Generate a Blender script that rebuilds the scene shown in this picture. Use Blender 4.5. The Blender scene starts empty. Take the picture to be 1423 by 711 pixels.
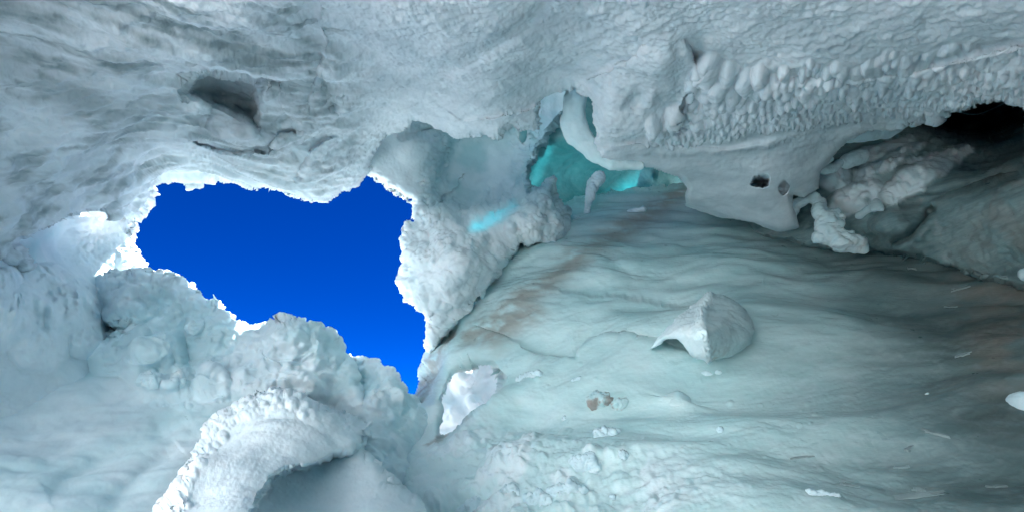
import bpy, bmesh, math, random, time
import numpy as np
from mathutils import Vector, Matrix

T0 = time.time()
S = bpy.context.scene
C = S.collection
random.seed(7)
RNG = np.random.default_rng(11)
R = math.radians

# ------------------------------------------------------------------ camera
W0, H0, FPX = 1423.0, 711.0, 640.0
PITCH = R(22)
CAM = np.array([0.0, 0.0, 1.5])
cd = bpy.data.cameras.new('camera'); cam = bpy.data.objects.new('camera', cd); C.objects.link(cam)
cd.sensor_width = 36; cd.lens = 36 * FPX / W0; cd.clip_start = 0.05; cd.clip_end = 3000
cam.location = CAM; cam.rotation_euler = (R(90) + PITCH, 0, 0)
S.camera = cam

# ------------------------------------------------------------------ world, sun, exposure
SUN_EL, SUN_AZ = 61.0, 24.0            # azimuth from the view direction (+Y), negative = left
w = bpy.data.worlds.new('World'); S.world = w; w.use_nodes = True
nt = w.node_tree; nt.nodes.clear()
sky = nt.nodes.new('ShaderNodeTexSky'); sky.sky_type = 'NISHITA'; sky.sun_disc = False
sky.sun_elevation = R(SUN_EL); sky.sun_rotation = R(SUN_AZ)
sky.altitude = 4500; sky.air_density = 0.55; sky.dust_density = 0.0; sky.ozone_density = 6.0
hs = nt.nodes.new('ShaderNodeHueSaturation'); hs.inputs['Saturation'].default_value = 1.6
bg = nt.nodes.new('ShaderNodeBackground'); hs.inputs['Hue'].default_value = 0.522; bg.inputs[1].default_value = 0.05
wo = nt.nodes.new('ShaderNodeOutputWorld')
nt.links.new(sky.outputs[0], hs.inputs['Color']); nt.links.new(hs.outputs[0], bg.inputs[0]); nt.links.new(bg.outputs[0], wo.inputs[0])
sl = bpy.data.lights.new('sun', 'SUN'); sl.energy = 5.0; sl.angle = R(0.5); sl.color = (1.0, 0.97, 0.93)
so = bpy.data.objects.new('sun', sl); C.objects.link(so)
ce, se = math.cos(R(SUN_EL)), math.sin(R(SUN_EL))
SUN = Vector((math.sin(R(SUN_AZ)) * ce, math.cos(R(SUN_AZ)) * ce, se))
so.rotation_euler = SUN.to_track_quat('Z', 'Y').to_euler(); so.location = (0, 0, 30)
S.view_settings.view_transform = 'Standard'; S.view_settings.look = 'None'
S.view_settings.exposure = 2.2; S.view_settings.gamma = 1.0
S.render.engine = 'CYCLES'
S.cycles.max_bounces = 14; S.cycles.diffuse_bounces = 10; S.cycles.glossy_bounces = 3; S.cycles.transmission_bounces = 6
S.cycles.use_denoising = True
S.cycles.sample_clamp_indirect = 6.0
S.cycles.caustics_reflective = False; S.cycles.caustics_refractive = False

# ------------------------------------------------------------------ numeric noise
f32 = np.float32
PERM = np.concatenate([RNG.permutation(256)] * 3).astype(np.int32)
_g = RNG.normal(size=(256, 3)); GRAD = (_g / np.linalg.norm(_g, axis=1, keepdims=True)).astype(f32)
CELL = RNG.random((256, 3)).astype(f32)

def noise3(p):
    p = np.asarray(p, f32); i = np.floor(p).astype(np.int32); f = p - i
    u = f * f * f * (f * (f * 6 - 15) + 10)
    ix, iy, iz = i[:, 0] & 255, i[:, 1] & 255, i[:, 2] & 255
    out = 0
    for dx in (0, 1):
        a = PERM[(ix + dx) & 255]; wx = u[:, 0] if dx else 1 - u[:, 0]
        for dy in (0, 1):
            b = PERM[(a + iy + dy) & 255]; wy = u[:, 1] if dy else 1 - u[:, 1]
            for dz in (0, 1):
                g = GRAD[PERM[(b + iz + dz) & 255]]; wz = u[:, 2] if dz else 1 - u[:, 2]
                d = g[:, 0] * (f[:, 0] - dx) + g[:, 1] * (f[:, 1] - dy) + g[:, 2] * (f[:, 2] - dz)
                out = out + wx * wy * wz * d
    return out * 1.6

def fbm(p, o=4, gain=0.5, lac=2.03):
    a, s, q = 1.0, 0, np.asarray(p, f32)
    for k in range(o):
        s = s + a * noise3(q + 17.3 * k); q = q * lac; a *= gain
    return s

def billow(p, o=3, gain=0.5):
    a, s, q = 1.0, 0, np.asarray(p, f32)
    for k in range(o):
        s = s + a * (np.sqrt(noise3(q + 9.1 * k) ** 2 + 0.004)); q = q * 2.07; a *= gain
    return s - 0.35

def ridged(p, o=3, gain=0.5):
    a, s, q = 1.0, 0, np.asarray(p, f32)
    for k in range(o):
        s = s + a * (1 - np.abs(noise3(q + 5.7 * k))); q = q * 2.1; a *= gain
    return s - 1.3

def worley(p):
    p = np.asarray(p, f32); i = np.floor(p).astype(np.int32); f = p - i
    best = np.full(len(p), 9.0, f32)
    for dx in (-1, 0, 1):
        a = PERM[(i[:, 0] + dx) & 255]
        for dy in (-1, 0, 1):
            b = PERM[(a + i[:, 1] + dy) & 255]
            for dz in (-1, 0, 1):
                c = CELL[PERM[(b + i[:, 2] + dz) & 255]]
                q = c + np.array([dx, dy, dz], f32) - f
                best = np.minimum(best, (q * q).sum(1))
    return np.sqrt(best)

def knobs(p, rad=0.62):
    d = worley(p) / rad
    return np.sqrt(np.maximum(0, 1 - d * d))

def sstep(x): x = np.clip(x, 0, 1); return x * x * (3 - 2 * x)

# ------------------------------------------------------------------ picture -> world
_cp, _sp = math.cos(PITCH), math.sin(PITCH)
def rays(px, py):
    x = (px - W0 / 2) / FPX; z = (H0 / 2 - py) / FPX
    return np.stack([x, _cp - z * _sp, _sp + z * _cp], -1)
def at(px, py, d):
    return Vector((CAM + rays(np.float64(px), np.float64(py)) * d).tolist())

# ------------------------------------------------------------------ plane helpers in the sheet's own parameters
def poly_sd(poly, X, Y):
    """signed distance, positive inside"""
    P = np.asarray(poly, f32); n = len(P)
    d2 = np.full(X.shape, 1e12, f32); ins = np.zeros(X.shape, bool)
    for k in range(n):
        ax, ay = P[k]; bx, by = P[(k + 1) % n]
        ex, ey = bx - ax, by - ay; L = ex * ex + ey * ey + 1e-9
        t = np.clip(((X - ax) * ex + (Y - ay) * ey) / L, 0, 1)
        d2 = np.minimum(d2, (X - ax - t * ex) ** 2 + (Y - ay - t * ey) ** 2)
        if ay != by:
            ins ^= ((ay > Y) != (by > Y)) & (X < (bx - ax) * (Y - ay) / (by - ay) + ax)
    d = np.sqrt(d2)
    return np.where(ins, d, -d)

def line_sd(line, X, Y):
    """distance to a polyline, side (+1 = right of travel as seen in the picture), position along it 0..1"""
    P = np.asarray(line, f32); n = len(P) - 1
    best = np.full(X.shape, 1e12, f32); side = np.ones(X.shape, f32); pos = np.zeros(X.shape, f32)
    for k in range(n):
        ax, ay = P[k]; bx, by = P[k + 1]
        ex, ey = bx - ax, by - ay; L = ex * ex + ey * ey + 1e-9
        t = np.clip(((X - ax) * ex + (Y - ay) * ey) / L, 0, 1)
        d2 = (X - ax - t * ex) ** 2 + (Y - ay - t * ey) ** 2
        m = d2 < best
        best = np.where(m, d2, best)
        cr = ex * (Y - ay) - ey * (X - ax)
        side = np.where(m, np.sign(cr), side); pos = np.where(m, (k + t) / n, pos)
    return np.sqrt(best), side, pos

def groove(line, w, amp):
    def fn(X, Y):
        d, s, p = line_sd(line, X, Y)
        return amp * np.exp(-(d / w) ** 2) * np.clip(np.minimum(p, 1 - p) * 6, 0.0, 1) ** .5
    return fn
def ledge(line, w, amp, lip=0.0, wob=4):
    """what lies on the right of the line sits deeper, recovering over w"""
    def fn(X, Y):
        q = np.stack([X.ravel() * .045, Y.ravel() * .045, np.full(X.size, 3.1)], -1)
        nx = (noise3(q) * wob + noise3(q * 3.3) * wob * .4).reshape(X.shape)
        d, s, p = line_sd(line, X + nx, Y + nx[::-1, ::-1] * 0 + nx)
        e = sstep(np.minimum(p, 1 - p) * 5)
        r = sstep(s * d / 5 + .15)
        return e * (amp * np.exp(-(d / w) ** 2) * r - lip * np.exp(-(d / (w * .4)) ** 2) * (1 - r))
    return fn
def region(poly, amp, soft, wob=3):
    def fn(X, Y):
        q = np.stack([X.ravel() * .06, Y.ravel() * .06, np.full(X.size, 1.7)], -1)
        nx = (noise3(q) * wob + noise3(q * 2.9) * wob * .6).reshape(X.shape)
        return amp * sstep((poly_sd(poly, X, Y) + nx) / soft + .2)
    return fn
def bump(cx, cy, rx, ry, rot, amp, hard=0):
    c, s = math.cos(R(rot)), math.sin(R(rot))
    def fn(X, Y):
        u = ((X - cx) * c + (Y - cy) * s) / rx; v = (-(X - cx) * s + (Y - cy) * c) / ry
        r2 = u * u + v * v
        if hard: return -amp * np.sqrt(np.maximum(0, 1 - r2))
        return -amp * np.exp(-r2 * 1.6)
    return fn

def push_field(field, kn, kd, dr, rough=.25, power=.5, kc=0, rf=14):
    """rounded lumps standing out along the normal and along a picture direction"""
    def push(P, X, Y, N, D):
        H = np.zeros(X.shape, f32); xs, ys = X[0], Y[:, 0]
        for x, y, r, el, rot in field:
            a0, a1 = np.searchsorted(xs, (x - r * el - 2, x + r * el + 2)); b0, b1 = np.searchsorted(ys, (y - r * el - 2, y + r * el + 2))
            if a1 <= a0 or b1 <= b0: continue
            xx, yy = X[b0:b1, a0:a1] - x, Y[b0:b1, a0:a1] - y
            c, s_ = math.cos(rot), math.sin(rot)
            q = ((xx * c + yy * s_) / (r * el)) ** 2 + ((-xx * s_ + yy * c) / r) ** 2
            h = r * (1.0 if el < 1.2 else .75) * np.maximum(0, 1 - q) ** power
            H[b0:b1, a0:a1] = np.maximum(H[b0:b1, a0:a1], h)
        m = H.ravel() > 0
        K = np.zeros(X.size, f32); K[m] = H.ravel()[m] * (1 + rough * fbm(P[m] * rf, 3))
        H = (K.reshape(X.shape) * D / FPX)[..., None]
        dn = rays(X + dr[0], Y + dr[1]) - rays(X, Y); dn = dn / np.linalg.norm(dn, axis=-1, keepdims=True)
        cv = rays(X, Y); cv = -cv / np.linalg.norm(cv, axis=-1, keepdims=True)
        return N * H * kn + dn * H * kd + cv * H * kc
    return push
def scatter(poly, n, r0, r1, seed, sep=.7, warp=None):
    rnd = random.Random(seed); P = np.array(poly); out = []
    lo, hi = P.min(0), P.max(0)
    for _ in range(n * 40):
        if len(out) >= n: break
        x, y = rnd.uniform(lo[0], hi[0]), rnd.uniform(lo[1], hi[1])
        if poly_sd(poly, np.array([[x]], f32), np.array([[y]], f32))[0, 0] < 0: continue
        r = r0 + (r1 - r0) * rnd.random() ** 2
        if any((x - a) ** 2 + (y - b) ** 2 < (sep * (r + c)) ** 2 for a, b, c, _, _k in out): continue
        out.append((x, y, r, 1 + .5 * rnd.random(), rnd.uniform(-.6, .6)))
    return out

def tps(ctrl):
    c = np.asarray(ctrl, np.float64); xy = c[:, :2] / 400.0; v = 1 / c[:, 2]; n = len(c)
    def K(a, b):
        d2 = ((a[:, None, :] - b[None]) ** 2).sum(-1)
        return 0.5 * d2 * np.log(d2 + 1e-12)
    A = np.zeros((n + 3, n + 3)); A[:n, :n] = K(xy, xy) + np.eye(n) * 2e-3
    A[:n, n] = 1; A[:n, n + 1:] = xy; A[n, :n] = 1; A[n + 1:, :n] = xy.T
    sol = np.linalg.solve(A, np.concatenate([v, [0, 0, 0]]))
    def ev(X, Y):
        x, y = X / 400.0, Y / 400.0
        out = sol[n] + sol[n + 1] * x + sol[n + 2] * y
        for k in range(n):
            d2 = (x - xy[k, 0]) ** 2 + (y - xy[k, 1]) ** 2
            out = out + sol[k] * 0.5 * d2 * np.log(d2 + 1e-12)
        return out
    return ev

def axis(lo, hi, step, a, b):
    """fine steps inside a..b, growing outside"""
    v = [max(lo, a)]
    while v[-1] < min(hi, b): v.append(v[-1] + step)
    st, x, left = step, v[0], []
    while x > lo: st = min(st * 1.16, 60); x -= st; left.append(x)
    st, x = step, v[-1]
    while x < hi: st = min(st * 1.16, 60); x += st; v.append(x)
    return np.array(left[::-1] + v, np.float64)

SURF = {}
def soft_poly(poly, X, Y, soft, nz=0):
    return sstep((poly_sd(poly, X.astype(f32), Y.astype(f32)) + nz) / soft + .35)
def rim_thin(line, X, Y, wpx, amp):
    return amp * np.exp(-(line_sd(line, X.astype(f32), Y.astype(f32))[0] / wpx) ** 2)
# ------------------------------------------------------------------ linking
def link(name, me, mat, parent=None):
    o = bpy.data.objects.new(name, me); C.objects.link(o)
    if mat is not None and not me.materials: me.materials.append(mat)
    if parent: o.parent = parent
    return o
def tag(o, label, cat, group=None):
    o['label'] = label; o['category'] = cat
    if group: o['group'] = group
    return o
def struct(o): o['kind'] = 'structure'; return o

def mesh_np(name, V, F, attrs=None):
    me = bpy.data.meshes.new(name)
    V = np.ascontiguousarray(V, f32); F = np.ascontiguousarray(F, np.int32)
    me.vertices.add(len(V)); me.vertices.foreach_set('co', V.ravel())
    me.loops.add(F.size); me.loops.foreach_set('vertex_index', F.ravel())
    me.polygons.add(len(F)); me.polygons.foreach_set('loop_start', np.arange(0, F.size, 4, dtype=np.int32))
    me.polygons.foreach_set('use_smooth', np.ones(len(F), bool))
    me.update(calc_edges=True)
    for k, v in (attrs or {}).items():
        a = me.attributes.new(k, 'FLOAT', 'POINT'); a.data.foreach_set('value', np.ascontiguousarray(v, f32))
    return me

def grid_normals(P):
    du = np.gradient(P, axis=1); dv = np.gradient(P, axis=0)
    n = np.cross(du, dv); n /= np.linalg.norm(n, axis=-1, keepdims=True) + 1e-9
    s = np.sign((n * (CAM - P)).sum(-1)); s[s == 0] = 1
    return n * s[..., None]

def sheet(name, poly, ctrl, mat, step=1.6, feats=(), rim=(10, .3), ragged=(3, .05), disp=None, attrs=None,
          holes=(), skirt=0.8, parent=None, dlim=(0.6, 16), own_origin=False, holerim=None, push=None):
    """A solid slab of snow or ice: a finely cut front surface whose depth follows the survey points, rounded over at
    its edges, with an edge band that runs back to give it thickness."""
    pg = np.asarray(poly, float)
    xs = axis(pg[:, 0].min() - 6, pg[:, 0].max() + 6, step, -24, W0 + 24)
    ys = axis(pg[:, 1].min() - 6, pg[:, 1].max() + 6, step, -24, H0 + 24)
    X, Y = np.meshgrid(xs, ys)
    X32, Y32 = X.astype(f32), Y.astype(f32)
    sd = poly_sd(poly, X32, Y32)
    hsd = np.full(X.shape, 1e6, f32)
    for h in holes:
        hsd = np.minimum(hsd, -poly_sd(h, X32, Y32))
    q = np.stack([X.ravel(), Y.ravel(), np.full(X.size, 7.7)], -1)
    rag = (ragged[0] * fbm(q * ragged[1], 4, .6)).reshape(X.shape)
    if len(ragged) > 2: rag = rag * ragged[2](X, Y)
    sd = sd + rag; hsd = hsd + rag * .5
    allsd = np.minimum(sd, hsd)
    inv = tps(ctrl)(X, Y)
    D = 1 / np.clip(inv, 1 / dlim[1], 1 / dlim[0])
    for fn in feats: D = D + fn(X32, Y32)
    def rimadd(s, r, t):
        x = np.clip(1 - np.maximum(s, 0) / r, 0, 1)
        return t * (1 - np.sqrt(1 - .96 * x * x))
    D = D + rimadd(sd, *rim)
    if len(holes): D = D + rimadd(hsd, *(holerim or rim))
    gy, gx = np.gradient(allsd); gx = gx / np.gradient(X, axis=1); gy = gy / np.gradient(Y, axis=0)
    ins = allsd > 0
    qa = ins[:-1, :-1] | ins[1:, :-1] | ins[:-1, 1:] | ins[1:, 1:]
    g2 = gx * gx + gy * gy + 1e-3
    lim = np.maximum(np.gradient(X, axis=1), np.gradient(Y, axis=0)) * 1.6
    m = np.clip(-allsd, 0, lim) / np.sqrt(g2)
    mX = X + np.where(ins, 0, gx / np.sqrt(g2) * m); mY = Y + np.where(ins, 0, gy / np.sqrt(g2) * m)
    P = CAM + rays(mX, mY) * D[..., None]
    N = grid_normals(P)
    if disp is not None:
        d = disp(P.reshape(-1, 3), X.ravel(), Y.ravel(), N.reshape(-1, 3)).reshape(X.shape)
        P = P + N * d[..., None]
    for pf in (push if isinstance(push, list) else [push] if push else []): P = P + pf(P.reshape(-1, 3), X32, Y32, N, D)
    SURF[name] = (xs, ys, P, N, ((P - CAM) * np.array([0, _cp, _sp])).sum(-1))
    at_ = attrs(P.reshape(-1, 3), X.ravel(), Y.ravel(), N.reshape(-1, 3)) if attrs else {}
    nx = X.shape[1]
    idx = np.arange(X.size).reshape(X.shape)
    F = np.stack([idx[:-1, :-1], idx[1:, :-1], idx[1:, 1:], idx[:-1, 1:]], -1)[qa]
    # edge band
    E = np.concatenate([F[:, [0, 1]], F[:, [1, 2]], F[:, [2, 3]], F[:, [3, 0]]])
    key = np.sort(E, 1); key = key[:, 0].astype(np.int64) * X.size + key[:, 1]
    u, inv_, cnt = np.unique(key, return_inverse=True, return_counts=True)
    B = E[cnt[inv_] == 1]
    Pf = P.reshape(-1, 3)
    bv = np.unique(B)
    rd = Pf[bv] - CAM; rd /= np.linalg.norm(rd, axis=1, keepdims=True)
    gxy = np.stack([gx.ravel()[bv], gy.ravel()[bv]], -1)
    loops, prev = [Pf], bv
    extraF, base = [], X.size
    remap_prev = {int(v): int(v) for v in bv}
    allP = [Pf]
    order = np.full(X.size, -1, np.int64); order[bv] = np.arange(len(bv))
    prev_ids = bv
    for k, (fr, inw) in enumerate(((.35, 1.0), (1.0, 4.0))):
        off = rays(X.ravel()[bv] + gxy[:, 0] * inw, Y.ravel()[bv] + gxy[:, 1] * inw)
        dep = D.ravel()[bv] + skirt * fr
        newP = CAM + off * dep[:, None]
        ids = np.arange(base, base + len(bv)); base += len(bv)
        a, b = order[B[:, 0]], order[B[:, 1]]
        extraF.append(np.stack([prev_ids[b], prev_ids[a], ids[a], ids[b]], -1))
        allP.append(newP); prev_ids = ids
    V = np.concatenate(allP); F = np.concatenate([F] + extraF)
    at_ = {k: np.concatenate([v, np.asarray(v)[bv], np.asarray(v)[bv]]) for k, v in at_.items()}
    used = np.unique(F); rm = np.full(len(V), -1, np.int64); rm[used] = np.arange(len(used))
    V = V[used]; F = rm[F]; at_ = {k: np.asarray(v)[used] for k, v in at_.items()}
    loc = Vector((0, 0, 0))
    if own_origin:
        loc = Vector((float(V[:, 0].mean()), float(V[:, 1].mean()), float(V[:, 2].min()))); V = V - np.array(loc)
    o = link(name, mesh_np(name, V, F, at_), mat, parent)
    o.location = loc
    print('sheet', name, len(F), round(time.time() - T0, 1))
    return o

def on(name, px, py):
    xs, ys, P, N, D = SURF[name]
    i = int(np.clip(np.searchsorted(ys, py), 0, len(ys) - 1)); j = int(np.clip(np.searchsorted(xs, px), 0, len(xs) - 1))
    return Vector(P[i, j].tolist()), Vector(N[i, j].tolist()), float(D[i, j])

# ------------------------------------------------------------------ materials
def mat_new(name):
    m = bpy.data.materials.new(name); m.use_nodes = True
    n = m.node_tree.nodes; l = m.node_tree.links
    return m, n, l, n['Principled BSDF']
def nd(n, t, **kw):
    x = n.new(t)
    for k, v in kw.items():
        if k in x.inputs: x.inputs[k].default_value = v
        else: setattr(x, k, v)
    return x
def noise_node(n, l, scale, detail=4, rough=.55, stretch=None, rot=(0, 0, 0)):
    tc = n.new('ShaderNodeTexCoord'); mp = n.new('ShaderNodeMapping'); t = n.new('ShaderNodeTexNoise')
    mp.inputs['Rotation'].default_value = rot
    if stretch: mp.inputs['Scale'].default_value = stretch
    t.inputs['Scale'].default_value = scale; t.inputs['Detail'].default_value = detail; t.inputs['Roughness'].default_value = rough
    l.new(tc.outputs['Object'], mp.inputs[0]); l.new(mp.outputs[0], t.inputs['Vector'])
    return t.outputs['Fac']
def ramp(n, l, fac, stops):
    r = n.new('ShaderNodeValToRGB'); e = r.color_ramp.elements
    while len(e) < len(stops): e.new(.5)
    for k, (p, c) in enumerate(stops): e[k].position = p; e[k].color = (*c, 1)
    l.new(fac, r.inputs[0]); return r.outputs[0]
def mix(n, l, fac, a, b):
    x = n.new('ShaderNodeMix'); x.data_type = 'RGBA'
    for v, s in ((fac, x.inputs[0]), (a, x.inputs[6]), (b, x.inputs[7])):
        if isinstance(v, (int, float)): s.default_value = v
        elif isinstance(v, tuple): s.default_value = (*v, 1)
        else: l.new(v, s)
    return x.outputs[2]
def attr(n, name):
    a = n.new('ShaderNodeAttribute'); a.attribute_name = name; return a.outputs['Fac']
def bumps(n, l, b, lst):
    prev = None
    for fac, dist, st in lst:
        k = n.new('ShaderNodeBump'); k.inputs['Distance'].default_value = dist; k.inputs['Strength'].default_value = st
        l.new(fac, k.inputs['Height'])
        if prev: l.new(prev, k.inputs['Normal'])
        prev = k.outputs[0]
    l.new(prev, b.inputs['Normal'])

def thin(n, l, b):
    tr = n.new('ShaderNodeBsdfTranslucent'); mx = n.new('ShaderNodeMixShader')
    l.new(mix(n, l, attr(n, 'blue'), (.90, .94, .95), (.06, .66, .76)), tr.inputs[0])
    l.new(attr(n, 'thin'), mx.inputs[0]); l.new(b.outputs[0], mx.inputs[1]); l.new(tr.outputs[0], mx.inputs[2])
    l.new(mx.outputs[0], n['Material Output'].inputs[0])
def snow_mat(name, c0=(.60, .71, .76), c1=(.74, .83, .87), ice=(.42, .68, .72), rough=.75, grain=1.0, sss=.7, dirtc=(.33, .28, .24)):
    m, n, l, b = mat_new(name)
    f = noise_node(n, l, 2.2, 6, .6)
    col = ramp(n, l, f, [(.35, c0), (.62, c1)])
    col = mix(n, l, attr(n, 'ice'), col, ice)
    col = mix(n, l, attr(n, 'dirt'), col, dirtc)
    l.new(col, b.inputs['Base Color'])
    b.inputs['Roughness'].default_value = rough; b.inputs['Specular IOR Level'].default_value = .25
    if sss:
        b.inputs['Subsurface Weight'].default_value = sss; b.inputs['Subsurface Radius'].default_value = (.7, .92, 1.0); b.inputs['Subsurface Scale'].default_value = .018
    bumps(n, l, b, [(noise_node(n, l, 22, 5, .6), .010, .3 * grain), (noise_node(n, l, 150, 3, .7), .003, .45 * grain)])
    thin(n, l, b)
    return m
M_SNOW = snow_mat('packed_snow')
M_CEIL = snow_mat('frosted_firn', (.52, .60, .64), (.70, .765, .80), (.22, .285, .30), .7, 1.7)
M_REC = snow_mat('recess_snow', (.50, .65, .69), (.68, .79, .82))
M_RIME = snow_mat('rime_snow', (.63, .76, .79), (.76, .85, .88))

def ice_mat(name, c0, c1, dirtc=(.25, .205, .17), rough=.26):
    m, n, l, b = mat_new(name)
    f = noise_node(n, l, 1.3, 6, .6, (1, 1, 3.0))
    col = ramp(n, l, f, [(.3, c0), (.68, c1)])
    g = noise_node(n, l, 9, 6, .7, (.5, .5, 3))
    col = mix(n, l, ramp(n, l, g, [(.45, (0, 0, 0)), (.75, (.22,) * 3)]), col, (.66, .79, .80))
    col = mix(n, l, attr(n, 'clear'), col, (.075, .12, .122))  # clear ice colour, also standing in for fading light on the right
    col = mix(n, l, attr(n, 'ice'), col, (.66, .77, .80))
    col = mix(n, l, attr(n, 'dirt'), col, dirtc)
    l.new(col, b.inputs['Base Color'])
    b.inputs['Subsurface Weight'].default_value = .5; b.inputs['Subsurface Radius'].default_value = (.5, .9, 1.0); b.inputs['Subsurface Scale'].default_value = .05
    rr = n.new('ShaderNodeMapRange'); rr.inputs[3].default_value = rough - .12; rr.inputs[4].default_value = rough + .3
    l.new(noise_node(n, l, 5, 4, .6), rr.inputs[0]); l.new(rr.outputs[0], b.inputs['Roughness'])
    b.inputs['Specular IOR Level'].default_value = .5
    bumps(n, l, b, [(noise_node(n, l, 9, 6, .65, (.6, .6, 1.6)), .02, .35), (noise_node(n, l, 60, 4, .7), .004, .3)])
    thin(n, l, b)
    return m
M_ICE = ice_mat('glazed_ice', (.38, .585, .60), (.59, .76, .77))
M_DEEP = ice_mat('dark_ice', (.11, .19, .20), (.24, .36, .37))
M_BRIGHT = snow_mat('sunlit_snow', (.88, .9, .92), (.94, .95, .95), dirtc=(.27, .29, .31))  # dirtc here is the dimming tone of the unseen ground ahead

# ------------------------------------------------------------------ relief recipes
def d_bank(P, X, Y, N):
    q = P + .25 * np.stack([noise3(P * .9), noise3(P * .9 + 40), noise3(P * .9 + 80)], -1)
    d = .24 * billow(q * 1.25, 2, .45) + .07 * billow(q * 3.3, 2, .45) + .005 * billow(P * 14, 2, .5)
    return d + .003 * fbm(P * 40, 3, .6)
def d_soft(P, X, Y, N):
    d = .10 * fbm(P * np.array([.9, .9, 1.3]), 3, .45) + .03 * billow(P * 3.5, 3, .5)
    return d + .006 * fbm(P * 22, 3, .6)

# ================================================================== SETTING
OUT = -360
# ---- ceiling
sky_top = [(512, 243), (497, 256), (470, 271), (447, 283), (425, 279), (392, 268), (352, 262), (322, 254), (298, 248),
           (268, 262), (246, 252), (226, 252), (214, 257)]
ceil_poly = [(OUT, -800), (1400, -800), (2300, -500), (2300, 420), (1800, 260), (1560, 180), (1423, 151), (1405, 147), (1385, 139), (1352, 146), (1318, 156),
             (1300, 167), (1284, 163), (1262, 172), (1240, 180), (1205, 184), (1176, 196), (1150, 222), (1140, 238), (1138, 262), (1118, 275),
             (1100, 270), (1104, 300), (1110, 316), (1080, 321), (1048, 309), (1010, 303), (980, 295), (952, 287), (956, 262), (942, 246), (905, 234),
             (862, 229), (836, 219), (826, 200), (829, 180), (825, 150), (814, 134), (800, 123), (768, 128), (748, 142), (748, 180), (720, 184),
             (712, 178), (694, 194), (672, 190), (655, 191), (630, 190), (602, 174), (576, 168), (558, 180), (538, 188), (522, 208)] + sky_top + \
            [(206, 280), (188, 300), (160, 300), (140, 294), (112, 297), (84, 306), (56, 322), (29, 335), (38, 362), (43, 379), (22, 372), (0, 362), (-120, 340), (OUT, 360)]
ceil_ctrl = [(0, 0, 2.6), (350, 0, 2.5), (700, 0, 2.5), (1050, 0, 2.4), (1423, 0, 2.1), (0, 150, 3.2), (0, 300, 3.9), (200, 120, 3.5), (330, 120, 3.9),
             (150, 260, 5.0), (420, 190, 5.0), (330, 205, 4.8), (212, 258, 6.3), (300, 250, 6.8), (445, 283, 6.8), (512, 243, 7.0), (540, 185, 6.3),
             (600, 170, 5.5), (690, 190, 5.1), (790, 125, 4.5), (560, 60, 3.2), (700, 80, 3.3), (900, 60, 3.0), (840, 150, 4.1), (830, 215, 4.9),
             (950, 120, 3.7), (950, 240, 5.4), (955, 280, 6.5), (1040, 305, 6.3), (1100, 318, 6.2), (1100, 150, 3.8), (1100, 205, 4.6), (1240, 180, 4.4),
             (1423, 150, 3.3), (1250, 90, 2.9), (1423, 60, 2.45), (1150, 250, 5.6), (700, -600, 1.25), (OUT, -100, 1.7), (2200, 0, 1.4), (2200, 380, 2.0), (OUT, 340, 2.3), (700, -1400, .75)]
ceil_feats = [ledge([(438, -20), (446, 40), (452, 80), (436, 128), (426, 176)], 46, .09, .0),
              region([(254, 134), (268, 106), (288, 92), (314, 98), (348, 102), (368, 108), (365, 142), (359, 178), (336, 168), (310, 153), (282, 143)], .55, 18, 1.2),
              bump(330, 190, 85, 20, 12, .35), ledge([(430, 178), (412, 188), (384, 196), (372, 214), (330, 218), (270, 200), (240, 180)], 60, .18, .03),
              region([(436, 98), (446, 92), (462, 108), (478, 116), (484, 128), (470, 160), (448, 150), (440, 120)], .22, 22), bump(468, 100, 18, 20, 0, .12),
              ledge([(478, 190), (440, 205), (420, 235), (415, 260)], 40, .12),
              groove([(470, 200), (520, 160), (575, 118), (640, 92), (740, 30), (770, 0)], 10, .08),
              ledge([(800, 123), (742, 152), (690, 166), (640, 168), (610, 150), (575, 132)], 34, .07, .0),
              ledge([(905, 55), (890, 78), (850, 98), (800, 118)], 30, .09),
              ledge([(948, 50), (958, 75), (966, 95), (955, 130), (938, 170), (930, 190)][::-1], 22, .22, .05),
              bump(925, 90, 30, 40, 20, .14), bump(885, 140, 16, 20, 40, -.12), bump(905, 138, 14, 18, 40, .10),
              groove([(1060, 105), (1150, 102), (1260, 98), (1423, 58), (1600, 20)], 5, .07),
              groove([(835, 200), (900, 196), (960, 200), (1010, 203), (1100, 190)], 5, .08),
              ledge([(840, 226), (900, 216), (960, 212), (1040, 210), (1130, 192)], 30, .12),
              region([(1045, 256), (1050, 248), (1060, 245), (1067, 249), (1068, 258), (1060, 262), (1050, 260)], 1.0, 7, 3), region([(1084, 264), (1086, 257), (1091, 254), (1095, 259), (1094, 267), (1089, 271)], .35, 7, 3)]
def d_ceil(P, X, Y, N):
    c, s = .82, .57          # flow of the wind-scoured relief: down to the right on the left half
    a = P @ np.array([[c, -s, 0], [s, c, 0], [0, 0, 1]])
    left = sstep((620 - X) / 260)
    d = left * (.085 * fbm(a * np.array([.7, 2.0, 2.0]), 3, .5) + .03 * fbm(a * np.array([1.6, 5, 5]) + .6 * fbm(a * 2, 2)[:, None], 3, .55) + .012 * fbm(a * np.array([5, 11, 11]), 3, .6))
    pl = sstep((poly_sd([(560, 125), (640, 185), (800, 125), (905, 60), (960, 10), (800, -20), (660, 50)], X.astype(f32), Y.astype(f32)) + 10) / 40)
    u_, v_ = X * .9 - Y * .43, X * .43 + Y * .9
    d += pl * (.016 * ridged(np.stack([u_ / 190, v_ / 20, 0 * u_ + 2.2], -1), 3, .5))
    calm = sstep((Y - 195) / 25) * sstep((X - 835) / 25)
    d += (1 - left) * (.045 * fbm(P * 1.2, 3, .45) + (1 - .8 * calm) * .013 * fbm(P * 4, 4, .5))
    d += (1 - .7 * calm) * (.009 * fbm(P * 17, 3, .6) + .002 * fbm(P * 60, 2))
    return d
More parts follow.
